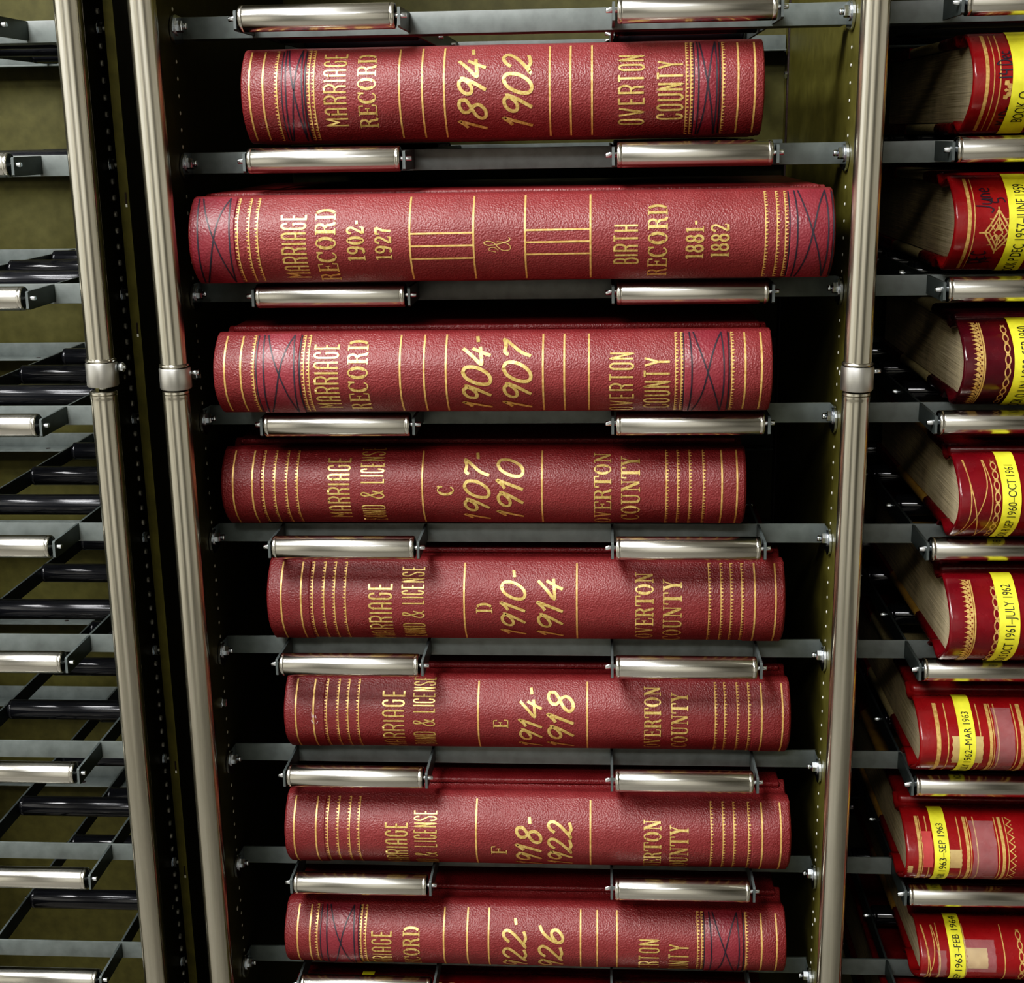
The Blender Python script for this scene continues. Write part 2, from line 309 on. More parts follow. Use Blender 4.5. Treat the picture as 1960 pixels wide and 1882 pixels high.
# ---------------------------------------------------------------- book spines: outline, mapping of marks on to the leather
def spine_profile(H,S,groove=.006):
    """outer outline of a spine in (y,z): y back, z up, mid height 0; list from top hinge to bottom hinge"""
    c=H/2-.0035
    top=[(.046,H/2-.0005),(.041,H/2-.002),(.036,c+.002-groove),(.029,c+.001-groove),(.022,c+.002-groove*.7),(.015,c+.0012),(.009,c+.0022),(.004,c+.0014)]
    pw=2.35 if S<.03 else 2.15
    arc=[]
    n=40
    for i in range(n+1):
        t=math.sin(math.pi/2*(1-2*i/n))
        arc.append((-S*(1-abs(t)**pw),c*t))
    return top+arc+[(y,-z) for y,z in reversed(top)]
def arclen(P):
    L=[0]
    for i in range(1,len(P)): L.append(L[-1]+math.dist(P[i],P[i-1]))
    m=L[-1]/2
    return [m-l for l in L]   # s>0 above the middle
CENTRE_BOOKS = {1: {'H': 0.089,
     'S': 0.0248,
     'X0': -0.2477,
     'X1': 0.2356,
     'Yf': -0.02,
     'band': [(-0.2024, -0.1813), (0.1781, 0.2008)],
     'bead': [-0.2074, -0.1769, -0.1725, 0.1706, 0.1748, 0.2037],
     'rule': [-0.2334, -0.2206, -0.0929, -0.0716, -0.0512, 0.0461, 0.0653, 0.0849, 0.2178, 0.2329],
     'text': [('n', 'MARRIAGE', -0.163, -0.1425, -0.0296, 0.0423), ('s', 'RECORD', -0.1318, -0.1143, -0.0335, 0.0413), ('b', '1894-', -0.0376, -0.0125, -0.0407, 0.0434), ('b', '1902', 0.0039, 0.0298, -0.0382, 0.0354),
              ('n', 'OVERTON', 0.1097, 0.1321, -0.0341, 0.0317), ('n', 'COUNTY', 0.1449, 0.1677, -0.0287, 0.0248)],
     'zb': -0.1108},
 2: {'H': 0.0847,
     'S': 0.0248,
     'X0': -0.2959,
     'X1': 0.2983,
     'Yf': -0.06,
     'band': [(-0.295, -0.2531), (0.2564, 0.2978)],
     'bead': [-0.2502, -0.2394, -0.2315, 0.2344, 0.2447, 0.2522],
     'hr': [(-0.0897, -0.0309, [0.0057, -0.0056, -0.0179]), (0.0166, 0.0763, [0.0077, -0.0031, -0.0144])],
     'rule': [-0.0897, -0.0309, 0.0166, 0.0763],
     'text': [('n', 'MARRIAGE', -0.2088, -0.1863, -0.0403, 0.0253), ('s', 'RECORD', -0.1774, -0.1584, -0.0467, 0.0321), ('s', '1902-', -0.1484, -0.1319, -0.0197, 0.0195), ('s', '1927', -0.1223, -0.1068, -0.0189, 0.0126),
              ('a', '&', -0.0213, 0.0027, -0.0117, 0.0023), ('n', 'BIRTH', 0.0981, 0.1195, -0.0251, 0.0107), ('s', 'RECORD', 0.1285, 0.1464, -0.0443, 0.0322), ('s', '1881-', 0.1625, 0.179, -0.0216, 0.0152),
              ('s', '1882', 0.1851, 0.202, -0.0202, 0.0115)],
     'zb': -0.2395},
 3: {'H': 0.0822,
     'S': 0.0248,
     'X0': -0.2832,
     'X1': 0.247,
     'Yf': -0.055,
     'band': [(-0.2227, -0.1818), (0.183, 0.2242)],
     'bead': [-0.2258, -0.1773, -0.1723, 0.1748, 0.1801, 0.2271],
     'rule': [-0.2541, -0.2384, -0.0851, -0.0622, -0.0413, 0.0506, 0.0707, 0.0938, 0.2396, 0.2546],
     'text': [('n', 'MARRIAGE', -0.1669, -0.1442, -0.0372, 0.0336), ('s', 'RECORD', -0.1352, -0.1156, -0.0421, 0.0393), ('b', '1904-', -0.025, 0.0012, -0.0421, 0.0409), ('b', '1907', 0.0136, 0.0393, -0.0427, 0.0313),
              ('n', 'OVERTON', 0.1138, 0.1353, -0.0447, 0.0213), ('n', 'COUNTY', 0.146, 0.1694, -0.0396, 0.0164)],
     'zb': -0.3665},
 4: {'H': 0.0837,
     'S': 0.0248,
     'X0': -0.2986,
     'X1': 0.231,
     'Yf': -0.005,
     'bead': [-0.2207, -0.2089, -0.1965, -0.1858, 0.1855, 0.1968, 0.2087, 0.2221],
     'rule': [-0.2519, -0.232, -0.0586, 0.0618, 0.2406, 0.2555],
     'step': [-0.2234, 0.2252],
     'text': [('n', 'MARRIAGE', -0.1543, -0.1325, -0.032, 0.0369), ('n', 'BOND & LICENSE', -0.1208, -0.0979, -0.039, 0.051), ('s', 'C', -0.0439, -0.0265, -0.0035, 0.0072), ('b', '1907-', -0.0159, 0.0088, -0.0404, 0.0413),
              ('b', '1910', 0.0177, 0.0429, -0.0362, 0.0315), ('s', 'OVERTON', 0.1139, 0.1311, -0.0461, 0.0431), ('s', 'COUNTY', 0.1409, 0.1596, -0.0384, 0.0383)],
     'zb': -0.4935},
 5: {'H': 0.0917,
     'S': 0.0248,
     'X0': -0.2591,
     'X1': 0.2734,
     'Yf': -0.005,
     'bead': [-0.218, -0.206, -0.195, -0.1836, 0.1892, 0.2013, 0.2113, 0.2223],
     'rule': [-0.2509, -0.23, -0.0605, 0.0552, 0.2354, 0.2563],
     'step': [-0.2213, 0.2255],
     'text': [('n', 'MARRIAGE', -0.1589, -0.1355, -0.0489, 0.0246), ('n', 'BOND & LICENSE', -0.1245, -0.1023, -0.0424, 0.0436), ('s', 'D', -0.0483, -0.0316, -0.0057, 0.0062), ('b', '1910-', -0.0218, 0.0023, -0.0408, 0.0385),
              ('b', '1914', 0.0156, 0.0408, -0.0447, 0.0288), ('s', 'OVERTON', 0.1148, 0.1333, -0.0445, 0.0385), ('s', 'COUNTY', 0.1429, 0.1619, -0.0509, 0.031)],
     'zb': -0.6205},
 6: {'H': 0.0852,
     'S': 0.0248,
     'X0': -0.2502,
     'X1': 0.2841,
     'Yf': 0.0,
     'bead': [-0.2209, -0.2085, -0.1979, -0.1867, 0.1889, 0.1986, 0.2116, 0.2234],
     'rule': [-0.254, -0.2349, -0.0593, 0.0557, 0.2369, 0.2584],
     'step': [-0.2237, 0.2272],
     'text': [('n', 'MARRIAGE', -0.1605, -0.1381, -0.0434, 0.0335), ('n', 'BOND & LICENSE', -0.128, -0.1057, -0.0352, 0.0508), ('s', 'E', -0.0434, -0.0274, -0.0057, 0.0039), ('b', '1914-', -0.0151, 0.008, -0.0401, 0.0369),
              ('b', '1918', 0.0151, 0.0414, -0.0408, 0.0301), ('s', 'OVERTON', 0.1152, 0.1327, -0.0381, 0.0419), ('s', 'COUNTY', 0.1435, 0.1609, -0.0351, 0.0349)],
     'zb': -0.7475},
 7: {'H': 0.0857,
     'S': 0.0248,
     'X0': -0.2522,
     'X1': 0.286,
     'Yf': -0.022,
     'bead': [-0.222, -0.2107, -0.1983, -0.1881, 0.1855, 0.198, 0.2094, 0.2246],
     'rule': [-0.2583, -0.2345, -0.0625, 0.0589, 0.2387, 0.2582],
     'step': [-0.2254, 0.2284],
     'text': [('n', 'MARRIAGE', -0.1593, -0.1363, -0.0468, 0.0192), ('n', 'BOND & LICENSE', -0.1286, -0.105, -0.0537, 0.0323), ('s', 'F', -0.0467, -0.03, -0.0163, -0.005), ('b', '1918-', -0.0191, 0.007, -0.0443, 0.0257),
              ('b', '1922', 0.0147, 0.0396, -0.0391, 0.0219), ('s', 'OVERTON', 0.115, 0.1336, -0.0533, 0.0267), ('s', 'COUNTY', 0.1424, 0.1621, -0.0488, 0.0212)],
     'zb': -0.8745},
 8: {'H': 0.0797,
     'S': 0.0248,
     'X0': -0.2605,
     'X1': 0.2859,
     'Yf': -0.02,
     'band': [(-0.2325, -0.1908), (0.1858, 0.2271)],
     'bead': [-0.2366, -0.1879, -0.1827, 0.178, 0.1825, 0.2299],
     'rule': [-0.2586, -0.2447, -0.097, -0.0713, -0.0479, 0.0521, 0.0702, 0.0916, 0.2466, 0.2627],
     'text': [('n', 'MARRIAGE', -0.1758, -0.155, -0.0495, 0.0165), ('s', 'RECORD', -0.1419, -0.1235, -0.0454, 0.0226), ('b', '1922-', -0.0315, -0.0064, -0.0474, 0.0316), ('b', '1926', 0.0073, 0.0328, -0.0467, 0.0213),
              ('n', 'OVERTON', 0.1158, 0.1366, -0.0468, 0.0132), ('n', 'COUNTY', 0.1478, 0.1685, -0.0431, 0.0089)],
     'zb': -1.0015}}
RIGHT_BOOKS = {1: {'H': 0.0917,
     'S': 0.036,
     'X0': 0.421,
     'X1': 0.881,
     'Yf': -0.01,
     'lab': (-0.1957, -0.1741),
     'pts': {'w1': (-0.2024, 0.0236), 'w2': (-0.1958, -0.0406)},
     'x': {'flor': (-0.1941, -0.0069), 'g1': (-0.2177, -0.2117), 'g2': (-0.2062,)},
     'zb': -0.1125},
 2: {'H': 0.0917,
     'S': 0.036,
     'X0': 0.413,
     'X1': 0.873,
     'Yf': -0.01,
     'lab': (-0.1816, -0.1595),
     'pts': {'dec': (-0.2041, -0.0378), 'dia': (-0.1903, -0.006), 'june': (-0.2033, 0.0342), 'n14': (-0.1959, -0.038), 'n5': (-0.1899, 0.0292)},
     'x': {'g1': (-0.2169, -0.2122)},
     'zb': -0.2395},
 3: {'H': 0.0857, 'S': 0.036, 'X0': 0.425, 'X1': 0.885, 'Yf': -0.03, 'lab': (-0.1845, -0.1617), 'pts': {}, 'x': {'chain': (-0.1902,), 'lace': (-0.2225, -0.2111)}, 'zb': -0.3665},
 4: {'H': 0.0857, 'S': 0.036, 'X0': 0.424, 'X1': 0.884, 'Yf': -0.05, 'lab': (-0.1906, -0.1733), 'pts': {}, 'x': {'chain': (-0.1949,), 'cross': (-0.2228, -0.2045)}, 'zb': -0.4935},
 5: {'H': 0.0917, 'S': 0.036, 'X0': 0.422, 'X1': 0.882, 'Yf': -0.055, 'lab': (-0.184, -0.1644), 'pts': {}, 'x': {'chain': (-0.186,), 'lace': (-0.218, -0.2062)}, 'zb': -0.6205},
 6: {'H': 0.0817,
     'S': 0.036,
     'X0': 0.405,
     'X1': 0.865,
     'Yf': -0.04,
     'lab': (-0.1917, -0.1759),
     'pts': {'paper': (-0.194, -0.0005)},
     'x': {'r1': (-0.2122, -0.2102), 'r2': (-0.2025,), 'r3': (-0.1708,), 'r4': (-0.1605, -0.1575), 'r5': (-0.1534,), 'r6': (-0.1355,), 'r7': (-0.1299, -0.1279)},
     'zb': -0.7475},
 7: {'H': 0.0797,
     'S': 0.036,
     'X0': 0.4,
     'X1': 0.86,
     'Yf': -0.035,
     'lab': (-0.2022, -0.1869),
     'pts': {'paper': (-0.1815, -0.0001), 'red': (-0.2069, 0.0292)},
     'x': {'r1': (-0.2165, -0.2138), 'r2': (-0.2075,), 'r3': (-0.1753,), 'r4': (-0.1679, -0.1648), 'r5': (-0.1585,), 'r6': (-0.1369,), 'r7': (-0.1322, -0.1275), 'zig': (-0.1238,)},
     'zb': -0.8745},
 8: {'H': 0.0717,
     'S': 0.036,
     'X0': 0.425,
     'X1': 0.885,
     'Yf': -0.02,
     'lab': (-0.1993, -0.1834),
     'pts': {'paper': (-0.1724, 0.0125), 'tape': (-0.1542, 0.0192), 'tape2': (-0.2084, 0.0101)},
     'x': {'chain': (-0.1249,), 'cross': (-0.2257, -0.2152), 'r2': (-0.2097,), 'r3': (-0.1823,), 'r4': (-0.1424,)},
     'zb': -1.0015}}
class Skin:
    """maps (x, s) -> a point just off the spine; s is measured along the leather from its middle, up"""
    def __init__(k, H, S):
        k.P = spine_profile(H, S); k.s = arclen(k.P); k.zc = H / 2
        k.half = k.s[8]
    def at(k, x, s, off=.0003):
        P, L = k.P, k.s
        s = max(min(s, L[0]), L[-1])
        lo = 0
        while lo < len(P) - 2 and L[lo + 1] > s: lo += 1
        u = (L[lo] - s) / max(1e-9, L[lo] - L[lo + 1])
        y = P[lo][0] + u * (P[lo + 1][0] - P[lo][0]); z = P[lo][1] + u * (P[lo + 1][1] - P[lo][1])
        def nrm(i):
            a, b_ = P[max(i - 1, 0)], P[min(i + 1, len(P) - 1)]
            d = (b_[0] - a[0], b_[1] - a[1]); l = math.hypot(*d) or 1
            return (d[1] / l, -d[0] / l)
        n0, n1 = nrm(lo), nrm(lo + 1)
        n = (n0[0] * (1 - u) + n1[0] * u, n0[1] * (1 - u) + n1[1] * u)
        return (x, y + n[0] * off, z + k.zc + n[1] * off)
    def stroke(k, mb, pts, w, off=.0003, mat=0, step=.0015):
        """pts in (x, s) metres; a flat ribbon of width w laid on the leather"""
        q = [pts[0]]
        for a, b_ in zip(pts, pts[1:]):
            n = max(1, int(math.dist(a, b_) / step))
            q += [(a[0] + (b_[0] - a[0]) * i / n, a[1] + (b_[1] - a[1]) * i / n) for i in range(1, n + 1)]
        if len(q) < 2: return
        rows = []
        for i, p in enumerate(q):
            a, b_ = q[max(i - 1, 0)], q[min(i + 1, len(q) - 1)]
            d0 = (p[0] - a[0], p[1] - a[1]) if i else (b_[0] - p[0], b_[1] - p[1])
            d1 = (b_[0] - p[0], b_[1] - p[1]) if i < len(q) - 1 else d0
            l0, l1 = math.hypot(*d0) or 1, math.hypot(*d1) or 1
            n0 = (-d0[1] / l0, d0[0] / l0); n1 = (-d1[1] / l1, d1[0] / l1)
            n = (n0[0] + n1[0], n0[1] + n1[1]); l = math.hypot(*n) or 1; n = (n[0] / l, n[1] / l)
            sc = min(1.6, 1 / max(.5, n[0] * n0[0] + n[1] * n0[1])) * w / 2
            rows.append((k.at(p[0] + n[0] * sc, p[1] + n[1] * sc, off), k.at(p[0] - n[0] * sc, p[1] - n[1] * sc, off)))
        mb.grid(rows, mat, True)
    def poly(k, mb, pts, off=.0004, mat=0):
        cx = sum(p[0] for p in pts) / len(pts); cy = sum(p[1] for p in pts) / len(pts); b = len(mb.v)
        mb.v.append(k.at(cx, cy, off)); mb.v += [k.at(x, s, off) for x, s in pts]
        n = len(pts)
        for i in range(n): mb.face((b, b + 1 + i, b + 1 + (i + 1) % n), mat)
    def patch(k, mb, x0, x1, s0, s1, off, mat=0, n=30, wob=0.):
        rows = []
        for i in range(n + 1):
            s = s0 + (s1 - s0) * i / n; d = wob * math.sin(i * 1.7)
            rows.append([k.at(x0 + d, s, off), k.at((x0 + x1) / 2, s, off), k.at(x1 - d * .6, s, off)])
        mb.grid(rows, mat, True)
    def solid_patch(k, mb, x0, x1, s0, s1, h, mat=0, n=30):
        """a raised pad of thickness h with rounded long sides"""
        xs = [(x0, .0), (x0 + .0004, h * .8), (x0 + .0012, h), (x1 - .0012, h), (x1 - .0004, h * .8), (x1, .0)]
        rows = [[k.at(x, s0 + (s1 - s0) * i / n, o) for x, o in xs] for i in range(n + 1)]
        mb.grid(rows, mat, True)
    def text(k, mb, font, txt, x_top, x_base, s0, s1, off=.00045, mat=0):
        """letters stand with their feet to the right and read upward"""
        glyph, gap = FONTS[font]
        adv, st = 0., []
        for ch in txt:
            w, strokes = glyph(ch)
            st += [(sw, [(adv + x, y) for x, y in p]) for sw, p in strokes]
            adv += w + gap
        adv -= gap
        h = x_base - x_top
        thin = max(.5, min(1., (s1 - s0) / (adv * h) * 1.05))
        for sw, p in st:
            k.stroke(mb, [(x_base - y * h, s0 + x / adv * (s1 - s0)) for x, y in p], sw * h * thin, off, mat)

def spine_mesh(sk, L, ends=.0018, waves=0.):
    """solid leather back: the outline swept along the book, thickness 4 mm, with rolled-over ends"""
    mb = MB(); P = sk.P
    n = len(P)
    def ring(x, off): return [sk.at(x, s, off) for s in sk.s]
    xs = [(-L / 2, -.0034), (-L / 2 - .0002, -.0022), (-L / 2 + .0006, -.0006), (-L / 2 + ends, 0)]
    nseg = 24
    xs += [(-L / 2 + ends + (L - 2 * ends) * i / nseg, 0) for i in range(1, nseg)]
    xs += [(L / 2 - ends, 0), (L / 2 - .0006, -.0006), (L / 2 + .0002, -.0022), (L / 2, -.0034)]
    ph = random.random() * 6
    rows = [ring(x, o + waves * math.sin(ph + x * 38) + waves * .6 * math.sin(ph * 2 + x * 91)) for x, o in xs]
    rows = [ring(-L / 2 + .012, -.0045)] + [ring(-L / 2 + .001, -.0045)] + rows + [ring(L / 2 - .001, -.0045)] + [ring(L / 2 - .012, -.0045)]
    mb.grid(rows, 0, True)
    return mb
def board_mesh(L, y0, y1, z0, z1, bev=.0018):
    mb = MB(); mb.box(-L / 2, L / 2, y0, y1, z0, z1, 0, bev); return mb
def pages_mesh(H, S, L0, L1, depth, inset, board):
    """block of leaves whose back follows the rounding of the spine"""
    z0, z1 = max(board + .0004, .0105), H - max(board + .0004, .0105)
    c = (z1 - z0) / 2; zc = H / 2; sg = max(.004, S - .007)
    out = [(depth, z0)]
    for i in range(25):
        t = -math.cos(math.pi * i / 24)
        out.append((-sg * (1 - abs(t) ** 2.1) + .003, zc + c * t))
    out.append((depth, z1))
    mb = MB(); mb.prism(out, 'x', L0, L1); return mb

CENTRE_INFO = {
 1: ('1894-1902', 'red marriage record book lettered 1894-1902, topmost of the centre column'),
 2: ('1902-1927', 'longest red book, lettered marriage record 1902-1927 and birth record 1881-1882'),
 3: ('1904-1907', 'red marriage record book lettered 1904-1907 with ink-crossed raised bands'),
 4: ('1907-1910', 'red marriage bond and license book lettered C 1907-1910'),
 5: ('1910-1914', 'red marriage bond and license book lettered D 1910-1914'),
 6: ('1914-1918', 'red marriage bond and license book lettered E 1914-1918 with a pale scuff'),
 7: ('1918-1922', 'red marriage bond and license book lettered F 1918-1922'),
 8: ('1922-1926', 'red marriage record book lettered 1922-1926, lowest with a readable spine'),
}
def bead_row(sk, mb, x, s0, s1, side=1):
    sk.stroke(mb, [(x, s0), (x, s1)], .0009, .00035)
    n = int((s1 - s0) / .0034)
    for i in range(n + 1):
        s = s0 + (s1 - s0) * i / n; d = .0024 + .0005 * math.sin(i * 2.3)
        sk.poly(mb, [(x, s - .0012), (x - side * d, s - .0003), (x - side * d, s + .0003), (x, s + .0012), (x + side * .0006, s)], .0004)
def centre_book(i, d):
    H, S = d['H'], d['S']; L = d['X1'] - d['X0']; sk = Skin(H, S); hh = sk.half
    t = thing('record_book', CENTRE_INFO[i][1], 'book', ((d['X0'] + d['X1']) / 2, d['Yf'], d['zb']), 'red record books in the centre bay')
    spine_mesh(sk, L, waves=.00005).build('spine', 'red_leather', t)
    LB = L - .012; D = .32
    board_mesh(LB, .036, D, H - .006, H).build('cover_board', 'red_board', t)
    board_mesh(LB, .036, D, 0, .006).build('cover_board', 'red_board', t)
    pages_mesh(H, S, -LB / 2 + .006, LB / 2 - .006, D - .008, 0, .006).build('page_block', 'page_edges', t)
    e = hh * .96
    def mark(nm, fn):
        mb = MB(); fn(mb); return mb.build(nm, 'gold_line', t, False)
    over = d.get('step', [])
    for x in d['rule']:
        if over and not over[0] < x < over[1]: continue      # those lie on the raised end pieces
        mark('gold_rule', lambda mb: sk.stroke(mb, [(x, -e), (x, e)], .0017, .00035))
    for a, b_, ss in d.get('hr', []):
        for s in ss: mark('gold_rule', lambda mb: sk.stroke(mb, [(a, s), (b_, s + .0004)], .0016, .00036))
    for x in d['bead']: mark('beaded_line', lambda mb: bead_row(sk, mb, x, -e, e, 1 if x < 0 else -1))
    for x0, x1 in d.get('band', []):
        x0, x1 = max(x0, -L / 2 + .0025), min(x1, L / 2 - .0025)
        mb = MB(); sk.solid_patch(mb, x0, x1, -hh, hh, .0013)
        bd = mb.build('raised_band', 'band_leather', t)
        mb = MB(); w = x1 - x0; o = .0016
        for f0, f1 in ((.12, .18), (.84, .90)):
            sk.stroke(mb, [(x0 + w * (f0 + .05 * math.sin(3.1 * u / 12)), -e + 2 * e * u / 12) for u in range(13)], .0014, o)
        for a, b_ in ((.2, .86), (.84, .22)):
            sk.stroke(mb, smooth_pts([(x0 + w * (a + (b_ - a) * (u / 6) ** 1.1 + .03 * math.sin(u)), -e + 2 * e * u / 6) for u in range(7)], 4), .0014, o)
        if abs(x0) < L / 2 - .01:
            sk.stroke(mb, [(x0 - .0004, -e), (x0 - .0004, e)], .0012, .0006)
            sk.stroke(mb, [(x1 + .0004, -e), (x1 + .0004, e)], .0012, .0006)
        mb.build('ink_line', 'ink', bd, False)['label'] = 'dark crossing ink lines'
    for x in d.get('step', []):
        x0, x1 = (-L / 2 + .0015, x) if x < 0 else (x, L / 2 - .0015)
        mb = MB(); sk.solid_patch(mb, x0, x1, -hh, hh, .0009)
        mb.build('end_overlay', 'red_leather', t)
        for r in d['rule']:
            if x0 < r < x1: mark('gold_rule', lambda mb: sk.stroke(mb, [(r, -e), (r, e)], .0017, .0013))
    for font, txt, xt, xb, s0, s1 in d['text']:
        mb = MB(); sk.text(mb, font, txt, xt, xb, s0, s1)
        nm = 'date_lettering' if txt[0].isdigit() else ('county_lettering' if txt in ('OVERTON', 'COUNTY') else ('volume_letter' if len(txt) == 1 else 'title_lettering'))
        mb.build(nm, 'gold', t, False)
    if i == 6:
        mb = MB()
        for a in range(9):
            x = -.2345 + random.uniform(-.003, .003); s = .003 + random.uniform(-.006, .006)
            sk.stroke(mb, [(x, s), (x + random.uniform(-.002, .002), s + .003)], .0006, .0016)
        mb.build('scuff_mark', 'scuff', t, False)
    return t

RIGHT_INFO = {
 1: ('crimson_leather', 'BOOK O', 'thick worn red book on the top right shelf with gilt cross ornament', None),
 2: ('crimson_leather', 'BOOK P DEC 1957\u2013JUNE 1959', 'bright red book labelled P DEC 1957-JUNE 1959 on yellow tape', None),
 3: ('maroon_leather', 'BOOK Q JUN 1959\u2013SEP 1960', 'dark maroon book labelled Q JUN 1959-SEP 1960 with gilt lace band', None),
 4: ('wine_leather', 'BOOK R SEP 1960\u2013OCT 1961', 'maroon book labelled R SEP 1960-OCT 1961 with crossing gilt lines', None),
 5: ('wine_leather', 'BOOK S OCT 1961\u2013JULY 1962', 'maroon book labelled S OCT 1961-JULY 1962 with gilt lace band', None),
 6: ('crimson_leather', 'BOOK T JULY 1962\u2013MAR 1963', 'red book labelled JULY 1962-MAR 1963 over a tan paper scrap', None),
 7: ('crimson_leather', 'BOOK U MAR 1963\u2013SEP 1963', 'red book labelled MAR 1963-SEP 1963 with pink patch and gilt zigzag', None),
 8: ('crimson_leather', 'BOOK V SEP 1963\u2013FEB 1964', 'red book labelled SEP 1963-FEB with cloudy clear tape', None),
}
def bfont_text(sk, txt, x_top, x_base, s0, s1, off, mb):
    cu = bpy.data.curves.new('lettering', 'FONT'); cu.body = txt; cu.resolution_u = 3
    ob = bpy.data.objects.new('lettering', cu); C.objects.link(ob)
    bpy.context.view_layer.update()
    me = bpy.data.meshes.new_from_object(ob.evaluated_get(bpy.context.evaluated_depsgraph_get()))
    xs = [v.co.x for v in me.vertices]; a0, a1 = min(xs), max(xs)
    cap = .73
    b = len(mb.v)
    for v in me.vertices:
        mb.v.append(sk.at(x_base - v.co.y / cap * (x_base - x_top), s0 + (v.co.x - a0) / (a1 - a0) * (s1 - s0), off))
    for p in me.polygons: mb.face([b + q for q in p.vertices], 0)
    bpy.data.objects.remove(ob); bpy.data.curves.remove(cu); bpy.data.meshes.remove(me)
def gilt_line(sk, mb, x, e, w=.0012, off=.00035): sk.stroke(mb, [(x, -e), (x, e)], w, off)
def gilt_pair(sk, mb, x0, x1, e):
    sk.stroke(mb, [(x0, -e), (x0, e)], .0032, .00035); gilt_line(sk, mb, x1, e, .0009)
def lace(sk, mb, x0, x1, e):
    gilt_line(sk, mb, x1, e, .0014)
    n = 22
    rows = []
    N = n * 6
    for i in range(N + 1):
        s = -e + 2 * e * i / N; u = (i % 6) / 6
        xl = x0 + (x1 - x0) * (.10 + .38 * abs(math.sin(math.pi * u)) + .12 * math.sin(5 * math.pi * u))
        rows.append((sk.at(xl, s, .0004), sk.at(x1 - .0012, s, .0004)))
    mb.grid(rows, 0, True)
    for i in range(n * 2):
        s = -e + 2 * e * (i + .5) / (n * 2); x = x0 + (x1 - x0) * (.72 if i % 2 else .58)
        r = .0010 if i % 2 else .0007
        sk.poly(mb, [(x + r * math.cos(k * 1.05), s + r * .9 * math.sin(k * 1.05)) for k in range(6)], .0008, 1)
def chain(sk, mb, x, e, pitch=.0115, w=.0024):
    n = int(2 * e / pitch)
    for i in range(n):
        s = -e + pitch * (i + .5)
        sk.stroke(mb, [(x + w * math.cos(a), s + pitch * .40 * math.sin(a)) for a in [k * math.pi / 6 for k in range(13)]], .0011, .0004)
        for q in (-1, 1): sk.stroke(mb, [(x - .0018 * q, s + pitch * .40), (x + .0018 * q, s + pitch * .60)], .0009, .0004)
def gilt_cross(sk, mb, x0, x1, e):
    m = (x0 + x1) / 2
    for a, b_, c, d in ((x0, x0 + .0035, x0 + .003, x0 - .0035), (x0 + .001, x0 + .004, m + .002, x1 - .001), (x1, x1 + .0005, m - .001, x0 - .002), (x1 + .001, x1 + .0045, x1 + .004, x1 - .003)):
        sk.stroke(mb, smooth_pts([(a, e * .95), (b_, e * .35), (c, -e * .3), (d, -e * .97)], 6), .0010, .0004)
def fleuron(sk, mb, x, s):
    def petal(a, l, w):
        ca, sa = math.cos(a), math.sin(a)
        pts = [(.0012, 0), (l * .45, w), (l * .62, w * .5), (l * .8, w * 1.05), (l, 0), (l * .8, -w * 1.05), (l * .62, -w * .5), (l * .45, -w)]
        sk.poly(mb, [(x + p * ca - q * sa, s + p * sa + q * ca) for p, q in pts], .00045)
    for k in range(4): petal(math.pi / 4 + k * math.pi / 2, .0115, .0026); petal(k * math.pi / 2, .0085, .0016)
def diamond(sk, mb, x, s):
    def ring(rx, rs, w, k=1.):
        pts = [(x + rx * math.copysign(abs(math.cos(a)) ** 2.1, math.cos(a)), s + rs * math.copysign(abs(math.sin(a)) ** 2.1, math.sin(a))) for a in [q * math.pi / 14 for q in range(29)]]
        sk.stroke(mb, pts, w, .0004)
    ring(.0125, .021, .0016); ring(.0085, .0145, .0013); ring(.004, .0075, .0012)
    for sg in (1, -1):
        sk.stroke(mb, smooth_pts([(x - .008 * sg, s + .008), (x - .002 * sg, s + .002), (x + .003 * sg, s + .010)], 5), .001, .00045)
        sk.stroke(mb, smooth_pts([(x - .008 * sg, s - .008), (x - .002 * sg, s - .002), (x + .003 * sg, s - .010)], 5), .001, .00045)
        sk.stroke(mb, [(x, s + sg * .0075), (x, s + sg * .024)], .0013, .0004)
        sk.stroke(mb, [(x + sg * .0085, s), (x + sg * .0175, s)], .0014, .0004)
        for q in (-1, 1): sk.stroke(mb, [(x + q * .005, s + sg * .012), (x + q * .0085, s + sg * .0125)], .001, .0004)
